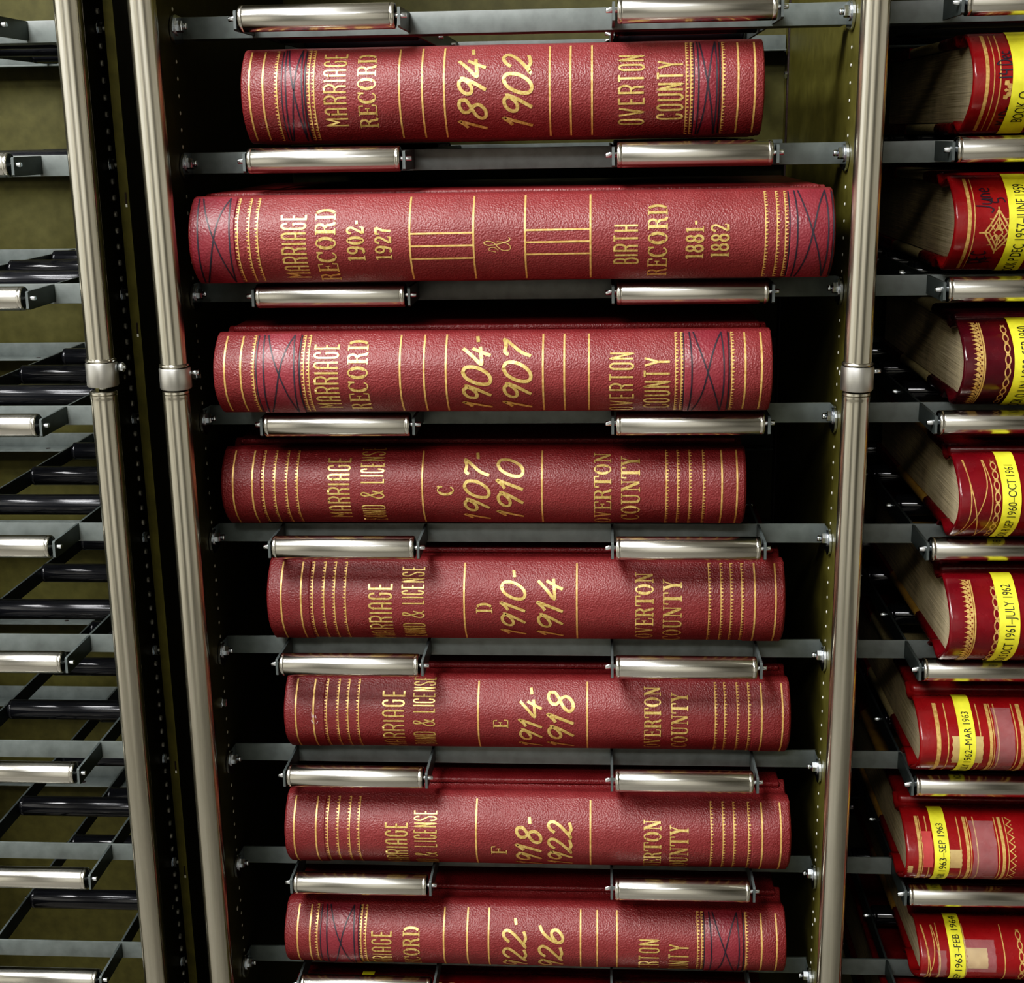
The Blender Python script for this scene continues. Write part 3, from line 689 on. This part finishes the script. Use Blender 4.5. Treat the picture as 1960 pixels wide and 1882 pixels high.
HAND = {
 'June': [[(.42, .95), (.36, .3), (.2, .02), (.02, .14)], [(.55, .6), (.55, .2), (.72, .12), (.85, .6), (.84, .1)], [(1.0, .1), (1.02, .55), (1.1, .6), (1.25, .45), (1.25, .1)], [(1.42, .35), (1.66, .42), (1.58, .62), (1.42, .45), (1.46, .14), (1.7, .16)]],
 '5': [[(.5, .95), (.15, .95), (.12, .55), (.4, .55), (.45, .2), (.1, .05)]],
 'DEC': [[(.05, 0), (.05, 1), (.4, .8), (.42, .3), (.05, 0)], [(.95, 1), (.6, 1), (.6, 0), (.95, 0)], [(.6, .5), (.9, .5)], [(1.5, .85), (1.25, 1), (1.1, .5), (1.25, .02), (1.5, .15)]],
 '14': [[(.15, .95), (.15, .05)], [(.45, .95), (.4, .45), (.8, .45)], [(.72, .85), (.72, 0)]],
 '14 Dec': [[(.05, .9), (.08, .05)], [(.3, .9), (.28, .45), (.6, .45)], [(.52, .8), (.54, 0)], [(.9, 0), (.9, .95), (1.2, .7), (1.2, .25), (.9, 0)], [(1.35, .3), (1.6, .4), (1.5, .6), (1.35, .4), (1.45, .1), (1.65, .15)], [(2.0, .5), (1.8, .55), (1.75, .2), (2.0, .1)]],
 'Yd Dec': [[(.05, .95), (.25, .5), (.5, .95)], [(.25, .5), (.2, 0)], [(.85, .9), (.85, .05), (.62, .2), (.65, .45), (.85, .4)], [(1.2, 0), (1.2, .95), (1.5, .7), (1.5, .25), (1.2, 0)], [(1.65, .3), (1.9, .4), (1.8, .6), (1.65, .4), (1.75, .1), (1.95, .15)]],
}
def hand(sk, mb, txt, x, s, size, w=.0013):
    for st in HAND[txt]:
        st = smooth_pts(st, 4)
        sk.stroke(mb, [(x + size * (.5 - q), s - size * .6 + size * p) for p, q in st], w, .00045)

def right_book(n, d):
    H, S = d['H'], d['S']; L = d['X1'] - d['X0']; sk = Skin(H, S); e = sk.half * .97
    leather_name, words_, label, _ = RIGHT_INFO[n]
    t = thing('ledger_book', label, 'book', ((d['X0'] + d['X1']) / 2, d['Yf'], d['zb']), 'yellow-labelled ledgers in the right bay')
    spine_mesh(sk, L, .0026, .0001).build('spine', leather_name, t)
    B = .0115; D = .375; LB = L - .008
    cv = 'tan_canvas' if n in (4, 5, 7, 8) else 'canvas'
    for z0, z1, nm in ((0, B, 0), (H - B, H, 1)):
        bo = board_mesh(LB, .036, D, z0 + .0006, z1 - .0006, .004).build('cover_board', cv, t)
        board_mesh(LB + .0012, .034, .125, z0, z1, .0045).build('leather_side', leather_name, bo)
        # triangular corner pieces at the fore edge
        for sx in (-1, 1):
            m2 = MB(); x0 = sx * (LB / 2 + .0006)
            m2.prism([(x0, .255), (x0, D + .0006), (x0 - sx * .12, D + .0006)], 'z', z0 + .0002, z1 - .0002)
            m2.build('leather_corner', leather_name, bo)
    inset = .004 if n != 2 else .006
    pages_mesh(H, S, -L / 2 + .004 + inset, L / 2 - .01, D - .008, 0, B).build('page_block', 'page_edges', t)
    # two head-band rolls where the leather folds in
    x = d['x']
    for k, v in x.items():
        gm = MB(); nm = 'gilt_line'
        if k.startswith('g1') or (k.startswith('r') and len(v) == 2): gilt_pair(sk, gm, v[0], v[1], e)
        elif k.startswith('g2') or (k.startswith('r') and len(v) == 1): gilt_line(sk, gm, v[0], e)
        elif k == 'lace': nm = 'gilt_lace_band'; lace(sk, gm, v[0], v[1], e)
        elif k == 'chain': nm = 'gilt_chain_band'; chain(sk, gm, v[0], e)
        elif k == 'cross': nm = 'gilt_crossing_lines'; gilt_cross(sk, gm, v[0], v[1], e)
        elif k == 'zig':
            nm = 'gilt_zigzag_band'; N = 22
            sk.stroke(gm, [(v[0] + (.0035 if i % 2 else -.002), -e + 2 * e * i / N) for i in range(N + 1)], .0011, .0004)
            for i in range(0, N, 2):
                s = -e + 2 * e * i / N; sk.poly(gm, [(v[0] + .003 + .0007 * math.cos(q), s + .0007 * math.sin(q)) for q in (0, 1.3, 2.5, 3.8, 5)], .0004)
        elif k == 'flor': nm = 'gilt_ornament'; fleuron(sk, gm, v[0], v[1])
        gm.build(nm, ['gold_line', leather_name], t, False)
    p = d['pts']
    if 'dia' in p:
        gm = MB(); diamond(sk, gm, *p['dia']); gm.build('gilt_ornament', 'gold_line', t, False)
    hm = MB()
    if 'june' in p:
        hand(sk, hm, 'June', p['june'][0], p['june'][1] - .012, .017); hand(sk, hm, '5', p['n5'][0], p['n5'][1], .013)
        hand(sk, hm, 'DEC', p['dec'][0], p['dec'][1], .013); hand(sk, hm, '14', p['n14'][0], p['n14'][1], .011)
    if 'w1' in p:
        hand(sk, hm, '14 Dec', p['w1'][0], p['w1'][1] - .012, .014); hand(sk, hm, 'Yd Dec', p['w2'][0], p['w2'][1], .013)
    if hm.v: hm.build('ink_handwriting', 'ink', t, False)['label'] = 'faded black handwriting'
    # paper and tape scraps
    def scrap(nm, mat, a, b_, s0, s1, off=.0005, wob=.0006):
        m_ = MB(); sk.patch(m_, a, b_, s0, s1, off, 0, 14, wob); m_.build(nm, mat, t, False)
    if n == 6:
        a, s = p['paper']; scrap('paper_scrap', 'tan_paper', -.1985, -.1685, s - .014, s + .016)
    if n == 7:
        a, s = p['paper']; scrap('paper_scrap', 'tan_paper', -.1868, -.1745, s - .004, s + .015)
        scrap('pink_patch', 'pink_patch', -.2135, -.2035, -.004, .034); scrap('paper_scrap', 'tan_paper', -.2285, -.2235, -.012, -.002)
    if n == 8:
        a, s = p['paper']; scrap('paper_scrap', 'tan_paper', -.1815, -.160, s - .012, s + .009)
        scrap('clear_tape', 'clear_tape', -.1835, -.1515, s - .016, s + .018, .0008); scrap('clear_tape', 'clear_tape', -.212, -.203, -.016, .018, .0007)
    if n == 7 or n == 6: scrap('clear_tape', 'clear_tape', d['x']['r4'][1] + .0015, d['x']['r6'][0] - .002, -e * .9, e * .9, .0006)
    # yellow label wrapped round the back, on to both boards
    x0, x1 = d['lab']; mb = MB(); tail = sk.half + (.016 if n != 1 else .007)
    sk.patch(mb, x0, x1, -tail, tail, .0008, 0, 60)
    lb = mb.build('spine_label', 'yellow_label', t, False); lb['label'] = 'yellow paper label'
    mb = MB(); w = x1 - x0
    lens = {1: (-.042, -.008), 2: (-.067, .045), 3: (-.064, .047), 4: (-.060, .044), 5: (-.062, .050), 6: (-.066, .042), 7: (-.064, .043), 8: (-.060, .058)}
    s0, s1 = lens[n]
    bfont_text(sk, words_, x0 + w * .27, x0 + w * .76, s0, s1, .0012, mb)
    mb.build('label_lettering', 'label_ink', lb, False)
    return t
# ---------------------------------------------------------------- roller shelves
RAILS = (-.2475, -.0962, .0985, .2488)
DARK_Y = (.12, .255, .39)
def roller_mesh(L):
    R = R_ROLL; e = L / 2
    prof = [(-e + .0016, .003), (-e + .0016, .0096), (-e + .0004, .0102), (-e, .0109), (-e + .0007, R - .0002), (-e + .002, R), (-e + .0036, R), (-e + .0042, R - .0003), (-e + .0048, R)]
    prof += [(-t, r) for t, r in reversed(prof)]
    n = len(prof) - 1
    mb = MB(); mb.lathe(prof, (0, 0, 0), 'x', 36, [1] + [0] * (n - 2) + [1])
    return mb
def make_shelf():
    t = thing('roller_shelf', 'x', 'shelf')
    y = .018
    def crossbar(yf, sgn):
        mb = MB()
        mb.box(-.3185, .3185, min(yf, yf + sgn * .0024), max(yf, yf + sgn * .0024), -.0105, .0100, 0, .0006)
        mb.box(-.316, .316, min(yf + sgn * .002, yf + sgn * .030), max(yf + sgn * .002, yf + sgn * .030), -.0105, -.0083, 0, .0005)
        return mb
    sharpen(crossbar(y, 1).build('front_crossbar', 'grey_paint', t))
    mb = crossbar(.470, -1)
    for x in (-.17, .04, .17): mb.lathe([(0, .003), (.0003, .003)], (x, .452, -.0083), 'z', 12, [1])
    sharpen(mb.build('rear_crossbar', ['grey_paint', 'black_edge'], t))
    for sx in (-1, 1):
        mb = MB(); xa = sx * .3192; xb = sx * .3168
        pts = [(y + .001, -.0130), (y + .001, .0100)] + [(.0 - .0155 * math.cos(math.radians(a)), .0140 * math.sin(math.radians(a)) - .0028) for a in range(80, -81, -16)]
        mb.prism(pts, 'x', min(xa, xb), max(xa, xb))
        br = mb.build('mounting_bracket', 'zinc', t)
        mb = MB(); o = (xb, 0, 0); ax = Vector((-sx, 0, 0))
        mb.lathe([(0, .0085), (.0012, .0085), (.0013, .0082)], o, ax, 24)
        mb.lathe([(.0012, .0056), (.0052, .0056), (.0060, .0048)], o, ax, 6, None, False)
        mb.lathe([(.0060, .0030), (.0095, .0030), (.0102, .0024)], o, ax, 14)
        mb.build('bolt', 'zinc', br)
    for x in RAILS:
        mb = MB()
        pts = [(-.0500, -.0070), (-.0490, .0085), (-.0470, .0095), (.468, .0095), (.468, -.0080), (-.047, -.0085)]
        mb.prism(pts, 'x', x - .0013, x + .0013)
        mb.build('side_rail', 'rail_paint', t)
    def pins(L, par, mat):
        mb = MB(); e = L / 2
        mb.lathe([(-e - .0105, .0020), (-e - .0100, .0024), (-e - .004, .0024), (-e - .004, .0024), (e + .004, .0024), (e + .0100, .0024), (e + .0105, .0020)], (0, 0, 0), 'x', 14)
        p = mb.build('axle_pin', mat, par); p.location = (0, 0, 0); return p
    first = {}
    for a, b_ in ((RAILS[0] + .003, RAILS[1] - .004), (RAILS[2] + .0035, RAILS[3] - .0045)):
        L = b_ - a
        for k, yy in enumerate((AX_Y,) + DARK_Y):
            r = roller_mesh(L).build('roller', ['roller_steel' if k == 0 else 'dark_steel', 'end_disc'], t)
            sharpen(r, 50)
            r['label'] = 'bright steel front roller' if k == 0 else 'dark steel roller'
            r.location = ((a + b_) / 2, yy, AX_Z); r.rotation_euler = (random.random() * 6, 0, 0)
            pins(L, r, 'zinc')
    return t
ORD = ['topmost', 'second from the top', 'third from the top', 'fourth from the top', 'fifth from the top', 'sixth from the top', 'seventh from the top', 'eighth from the top', 'ninth from the top']
proto = make_shelf()
kids = {}
for o in bpy.data.objects:
    if o.parent: kids.setdefault(o.parent.name, []).append(o)
used = False
for bay, bx in BAYS.items():
    for i in range(10 if bay != 'left' else 9):
        o = proto if not used else copy_tree(proto, kids)
        used = True
        o.location = (bx, 0, -i * S_LEVEL)
        if bay == 'left': o['label'] = 'empty grey roller shelf in the left bay, ' + ORD[i]; o['group'] = 'empty roller shelves in the left bay'
        elif bay == 'centre':
            o['group'] = 'roller shelves in the centre bay'
            o['label'] = ('empty roller shelf above the red 1894-1902 book' if i == 0 else ('roller shelf under the frayed brown book at the bottom edge' if i == 9 else 'roller shelf under the red book dated ' + CENTRE_INFO[i][0]))
        else:
            o['group'] = 'roller shelves in the right bay'
            o['label'] = ('roller shelf above the worn red book with gilt cross, right bay' if i == 0 else ('roller shelf under the lowest red book in the right bay' if i == 9 else 'roller shelf under the ' + RIGHT_INFO[i][2].split(' with ')[0].split(' on yellow')[0].split(' over ')[0]))
for i, d in CENTRE_BOOKS.items(): centre_book(i, d)
for i, d in RIGHT_BOOKS.items(): right_book(i, d)

# the two books that only show their tops at the lower edge
def top_only(x0, x1, label, mat, nm, zb, yf, H):
    L = x1 - x0; sk = Skin(H, 0.0248)
    t = thing(nm, label, 'book', ((x0 + x1) / 2, yf, zb))
    spine_mesh(sk, L, waves=.0006).build('spine', mat, t)
    for a in (0, H - .008): board_mesh(L - .008, .036, .34, a, a + .008, .003).build('cover_board', mat, t)
    pages_mesh(H, 0.0248, -L / 2 + .01, L / 2 - .01, .33, 0, .008).build('page_block', 'page_edges', t)
    return t, sk
RT9 = -9 * S_LEVEL + .0145
t, sk = top_only(-.262, .268, 'worn brown-edged red book at the bottom edge below the 1922-1926 book', 'wine_leather', 'record_book', RT9, .004, .092)
mb = MB(); sk.patch(mb, -.1905, -.1765, sk.half - .02, sk.half + .022, .0008, 0, 20); mb.build('spine_label', 'yellow_label', t, False)
mb = MB()
for q in range(26):
    a = -.258 + .52 * q / 26
    sk.stroke(mb, [(a + .021 * u / 6, sk.half - .002 + .0012 * math.sin(q * 2.1 + u)) for u in range(7)], .0018 + .0008 * math.sin(q), .0005)
mb.build('frayed_edge', 'tan_paper', t, False)
top_only(.40, .86, 'red book at the bottom edge below the SEP 1963 ledger', 'crimson_leather', 'ledger_book', RT9, -.03, .088)

# ---------------------------------------------------------------- shelving units: panels, lips, perforations
ZB, ZT = -1.70, .50
def perforations(mb, x, facing, y, mat, rad=1.):
    hgt = .0022 if rad >= 1 else .0006
    k0 = int(-1.25 / PITCH)
    for k in range(k0, 12):
        if k % 8 == 0 or (rad < 1 and k % 8 == 7): continue
        mb.lathe([(0, .0027 * rad), (hgt, .0023 * rad), (hgt + .0001, .0016 * rad)], (x, y, k * PITCH), Vector((facing, 0, 0)), 10, [mat] * 2)
    for k in (-21, -59):
        mb.lathe([(0, .0027), (.0005, .0024)], (x, y - .013, k * PITCH - .002), Vector((facing, 0, 0)), 10, [mat])
def panel(par, x0, x1, facing_list, rad=1., paint='olive_paint'):
    mb = MB(); mb.box(x0, x1, -.078, .480, ZB, ZT)
    for f in facing_list: perforations(mb, x1 if f > 0 else x0, f, 0., 1, rad)
    return mb.build('side_panel', [paint, 'hole_rim_glint'], par)
left_unit = thing('shelving_unit', 'olive steel shelving unit of the empty left bay', 'shelving', (-.7195, .2, ZB))
main_unit = thing('shelving_unit', 'olive steel shelving unit holding the red record books', 'shelving', (.33, .2, ZB))
def settle(o, par): o.location = -par.location
def back(par, x0, x1):
    mb = MB(); mb.box(x0, x1, .4805, .4825, ZB, ZT)
    settle(mb.build('back_panel', 'olive_back', par), par)
settle(panel(left_unit, -.3998, -.3935, [1], 1.15), left_unit); settle(panel(left_unit, -1.045, -1.0392, []), left_unit)
back(left_unit, -1.0393, -.3997)
settle(panel(main_unit, -.3222, -.3198, [1], .7), main_unit)
settle(panel(main_unit, .3198, .3342, [-1], .62, 'olive_lit'), main_unit); settle(panel(main_unit, .9738, .988, []), main_unit)
back(main_unit, -.3199, .3199); back(main_unit, .3341, .9739)
# outer skin of the centre unit's left side with its folded front lip
mb = MB(); mb.box(-.3795, -.3780, -.018, .480, ZB, ZT)
settle(mb.build('outer_panel', 'olive_paint', main_unit), main_unit)
mb = MB(); mb.box(-.3800, -.3705, -.0200, -.0182, ZB, ZT)
for k in range(-74, 8):
    if k % 38 in (20, 28):
        z = k * PITCH; mb.box(-.3745, -.3730, -.0206, -.0199, z - .006, z + .006, 1); mb.box(-.3745, -.3728, -.0207, -.0200, z - .008, z - .005, 2)
settle(mb.build('front_lip', ['olive_lit', 'black_edge', 'hole_rim_glint'], main_unit), main_unit)
# rear seam angle and its screw on the right inner panel
mb = MB(); mb.box(.3178, .3197, .440, .446, ZB, ZT); settle(mb.build('rear_angle', 'black_edge', main_unit), main_unit)
mb = MB(); mb.lathe([(0, .005), (.003, .005), (.004, .0035)], (.3178, .443, -.040), Vector((-1, 0, 0)), 6, None, False)
settle(mb.build('screw', 'zinc', main_unit), main_unit)

for z, y in ((-.333, -.014), (-.690, -.012)):
    mb = MB(); mb.lathe([(0, .0062), (.0015, .0062), (.0016, .0045), (.0055, .0045), (.0062, .0035)], (-.3198, y, z), Vector((1, 0, 0)), 6, None, False)
    settle(mb.build('screw', 'zinc', main_unit), main_unit)

# threaded rods that cross the gap between the two units
for i in range(9):
    r = thing('threaded_rod', 'threaded rod with a hex nut in the gap between steel poles, ' + ORD[i], 'rod', (-.387, 0, -i * S_LEVEL), 'threaded rods in the gap between the units')
    mb = MB(); n = 26
    mb.lathe([(-.006 + .0128 * k / n, .0026 + (.0003 if k % 2 else 0)) for k in range(n + 1)], (0, 0, 0), 'x', 14)
    mb.build('rod', 'collar_steel', r)
    mb = MB(); mb.lathe([(-.0062, .0075), (-.0052, .0075)], (0, 0, 0), 'x', 20); mb.lathe([(-.0052, .0054), (-.0047, .0060), (-.0012, .0060), (-.0008, .0054)], (0, 0, 0), 'x', 6, None, False)
    mb.build('hex_nut', 'zinc', r)

# ---------------------------------------------------------------- round steel poles in front of the uprights
def pole(label, up0, up1, lo0, lo1, zc0, zc1, gap, screw):
    """up/lo: (x, z) of the axis ends of the upper and the lower tube; zc: collar"""
    Y = -.1; R = .0125
    t = thing('steel_pole', label, 'pole', (lo1[0], Y, ZB), 'steel poles')
    org = Vector(t.location)
    def tube(a, b_, prof): # prof: (fraction or offset list)
        A = Vector((a[0], Y, a[1])) - org; B_ = Vector((b_[0], Y, b_[1])) - org; ax = (B_ - A).normalized()
        mb = MB(); mb.lathe(prof((B_ - A).length), A, ax, 96); return mb
    sharpen(tube((up1[0], zc1 + .0005), (up0[0], ZT), lambda L: [(0, R - .001), (0, R + .0012), (.0012, R + .0018), (.0026, R + .0012), (.0032, R), (.006, R), (.03, R), (L - .03, R), (L - .002, R), (L, R), (L, R - .001)]).build('upper_tube', 'post_steel', t))
    lt = sharpen(tube((lo0[0], zc0 - gap), (lo1[0], ZB), lambda L: [(0, .002), (0, R - .0008), (.0008, R), (.0028, R + .0003), (.0033, R - .0006), (.0040, R + .0002), (.0065, R + .0002), (.0072, R), (.010, R), (.03, R), (L - .03, R), (L - .002, R), (L, R), (L, .002)]).build('lower_tube', 'post_steel', t))
    xc = (up1[0] + .0002)
    mb = MB(); hh = zc1 - zc0
    mb.lathe([(0, R), (0, .0140), (.0012, .0148), (hh - .0012, .0148), (hh - .0002, .0142), (hh - .0002, R + .0002), (0, R)], Vector((xc, Y, zc0)) - org, 'z', 40, None, True, False)
    co = sharpen(mb.build('collar', 'collar_steel', t))
    mb = MB(); mb.lathe([(0, .0024), (.0072, .0024)], Vector((xc + .0143 * screw, Y + .004, zc1 - .006)) - org, Vector((screw, .15, 0)).normalized(), 12)
    if screw > 0 and gap > .004: mb.lathe([(.0008, .0048), (.0048, .0048), (.0056, .004)], Vector((xc + .0143 * screw, Y + .004, zc1 - .006)) - org, Vector((screw, .15, 0)).normalized(), 18)
    mb.build('set_screw', 'zinc', co)
    if gap > .004:
        mb = MB(); mb.lathe([(0, .004), (gap, .004)], Vector((lo0[0], Y, zc0 - gap)) - org, 'z', 14); mb.build('joint_pin', 'collar_steel', t)
pole('leftmost steel pole, an open gap below its collar', (-.3820, .017), (-.3838, -.305), (-.3838, -.335), (-.3905, -.98), -.3285, -.3055, .0045, 1)
pole('steel pole just left of the centre red books', (-.3205, .016), (-.3135, -.31), (-.3140, -.335), (-.3180, -.975), -.3315, -.3110, .0012, 1)
pole('steel pole between the red books and the yellow-labelled ledgers', (.3226, -.003), (.3203, -.31), (.3203, -.34), (.3230, -.957), -.3360, -.3135, .0012, 1)

# ---------------------------------------------------------------- room
def struct(name, x0, x1, y0, y1, z0, z1, mat):
    mb = MB(); mb.box(x0, x1, y0, y1, z0, z1); o = mb.build(name, mat); o['kind'] = 'structure'; return o
struct('floor', -3, 3, -3.2, 1.2, -1.76, -1.70, 'floor_paint')
struct('ceiling', -3, 3, -3.2, 1.2, 1.35, 1.40, 'ceiling_paint')
struct('wall_front', -3, 3, -3.26, -3.2, -1.70, 1.35, 'wall_reflect_bands')
struct('wall_left', -3.06, -3.0, -3.2, 1.2, -1.70, 1.35, 'wall_reflect_bands')
struct('wall_right', 3.0, 3.06, -3.2, 1.2, -1.70, 1.35, 'wall_reflect_bands')
struct('wall_back', -3, 3, 1.2, 1.26, -1.70, 1.35, 'wall_reflect_bands')

# ---------------------------------------------------------------- light
def area(name, loc, target, sx, sy, power, col=(1, 1, 1)):
    l = bpy.data.lights.new(name, 'AREA'); l.shape = 'RECTANGLE'; l.size = sx; l.size_y = sy; l.energy = power; l.color = col
    o = bpy.data.objects.new(name, l); C.objects.link(o); o.location = loc
    o.rotation_euler = (Vector(target) - Vector(loc)).to_track_quat('-Z', 'Y').to_euler(); return o
area('ceiling_tube_and_fill_light', (-.75, -1.15, 1.30), (-.75, -1.0, -1), .6, 1.3, 78, (1.0, .985, .94))
area('ceiling_tube_and_fill_light', (-.55, -2.55, 1.30), (-.3, -1.0, -.6), 1.2, .5, 46, (1.0, .985, .95))  # added front fill, lifts the lower shelves and page ends
area('ceiling_tube_and_fill_light', (-2.0, -1.1, 1.30), (-2.0, -1.0, -1), .5, 1.2, 58, (1.0, .985, .94))  # added fill that brightens the left bay
w = bpy.data.worlds.new('world'); bpy.context.scene.world = w; w.use_nodes = True
w.node_tree.nodes['Background'].inputs['Color'].default_value = (.80, .84, .9, 1)
w.node_tree.nodes['Background'].inputs['Strength'].default_value = .02

# ---------------------------------------------------------------- camera
cam = bpy.data.cameras.new('camera'); co = bpy.data.objects.new('camera', cam); C.objects.link(co)
CX, CY, CZ, YAW, PIT, ROL, FPX = 0.087939, -1.343879, -0.103151, -0.068283, 0.258061, -0.017451, 2601.774448
cam.sensor_fit = 'HORIZONTAL'; cam.sensor_width = 36.; cam.lens = FPX / 1960 * 36.; cam.clip_start = .01
f = Vector((math.sin(YAW) * math.cos(PIT), math.cos(YAW) * math.cos(PIT), -math.sin(PIT)))
r = Vector((math.cos(YAW), -math.sin(YAW), 0)); u = r.cross(f)
r2 = math.cos(ROL) * r + math.sin(ROL) * u; u2 = -math.sin(ROL) * r + math.cos(ROL) * u
M = Matrix((r2, u2, -f)).transposed().to_4x4(); M.translation = (CX, CY, CZ)
co.matrix_world = M
sc = bpy.context.scene; sc.camera = co
sc.view_settings.view_transform = 'Standard'; sc.view_settings.look = 'None'; sc.view_settings.exposure = 0.
vs = sc.view_settings; vs.use_curve_mapping = True      # the camera's contrasty tone response
cv = vs.curve_mapping.curves[3]
for p in ((.012, .004), (.05, .038), (.20, .21), (.55, .62)): cv.points.new(*p)
vs.curve_mapping.update()

if hasattr(sc, 'cycles'):
    sc.cycles.caustics_reflective = False; sc.cycles.sample_clamp_indirect = 3.
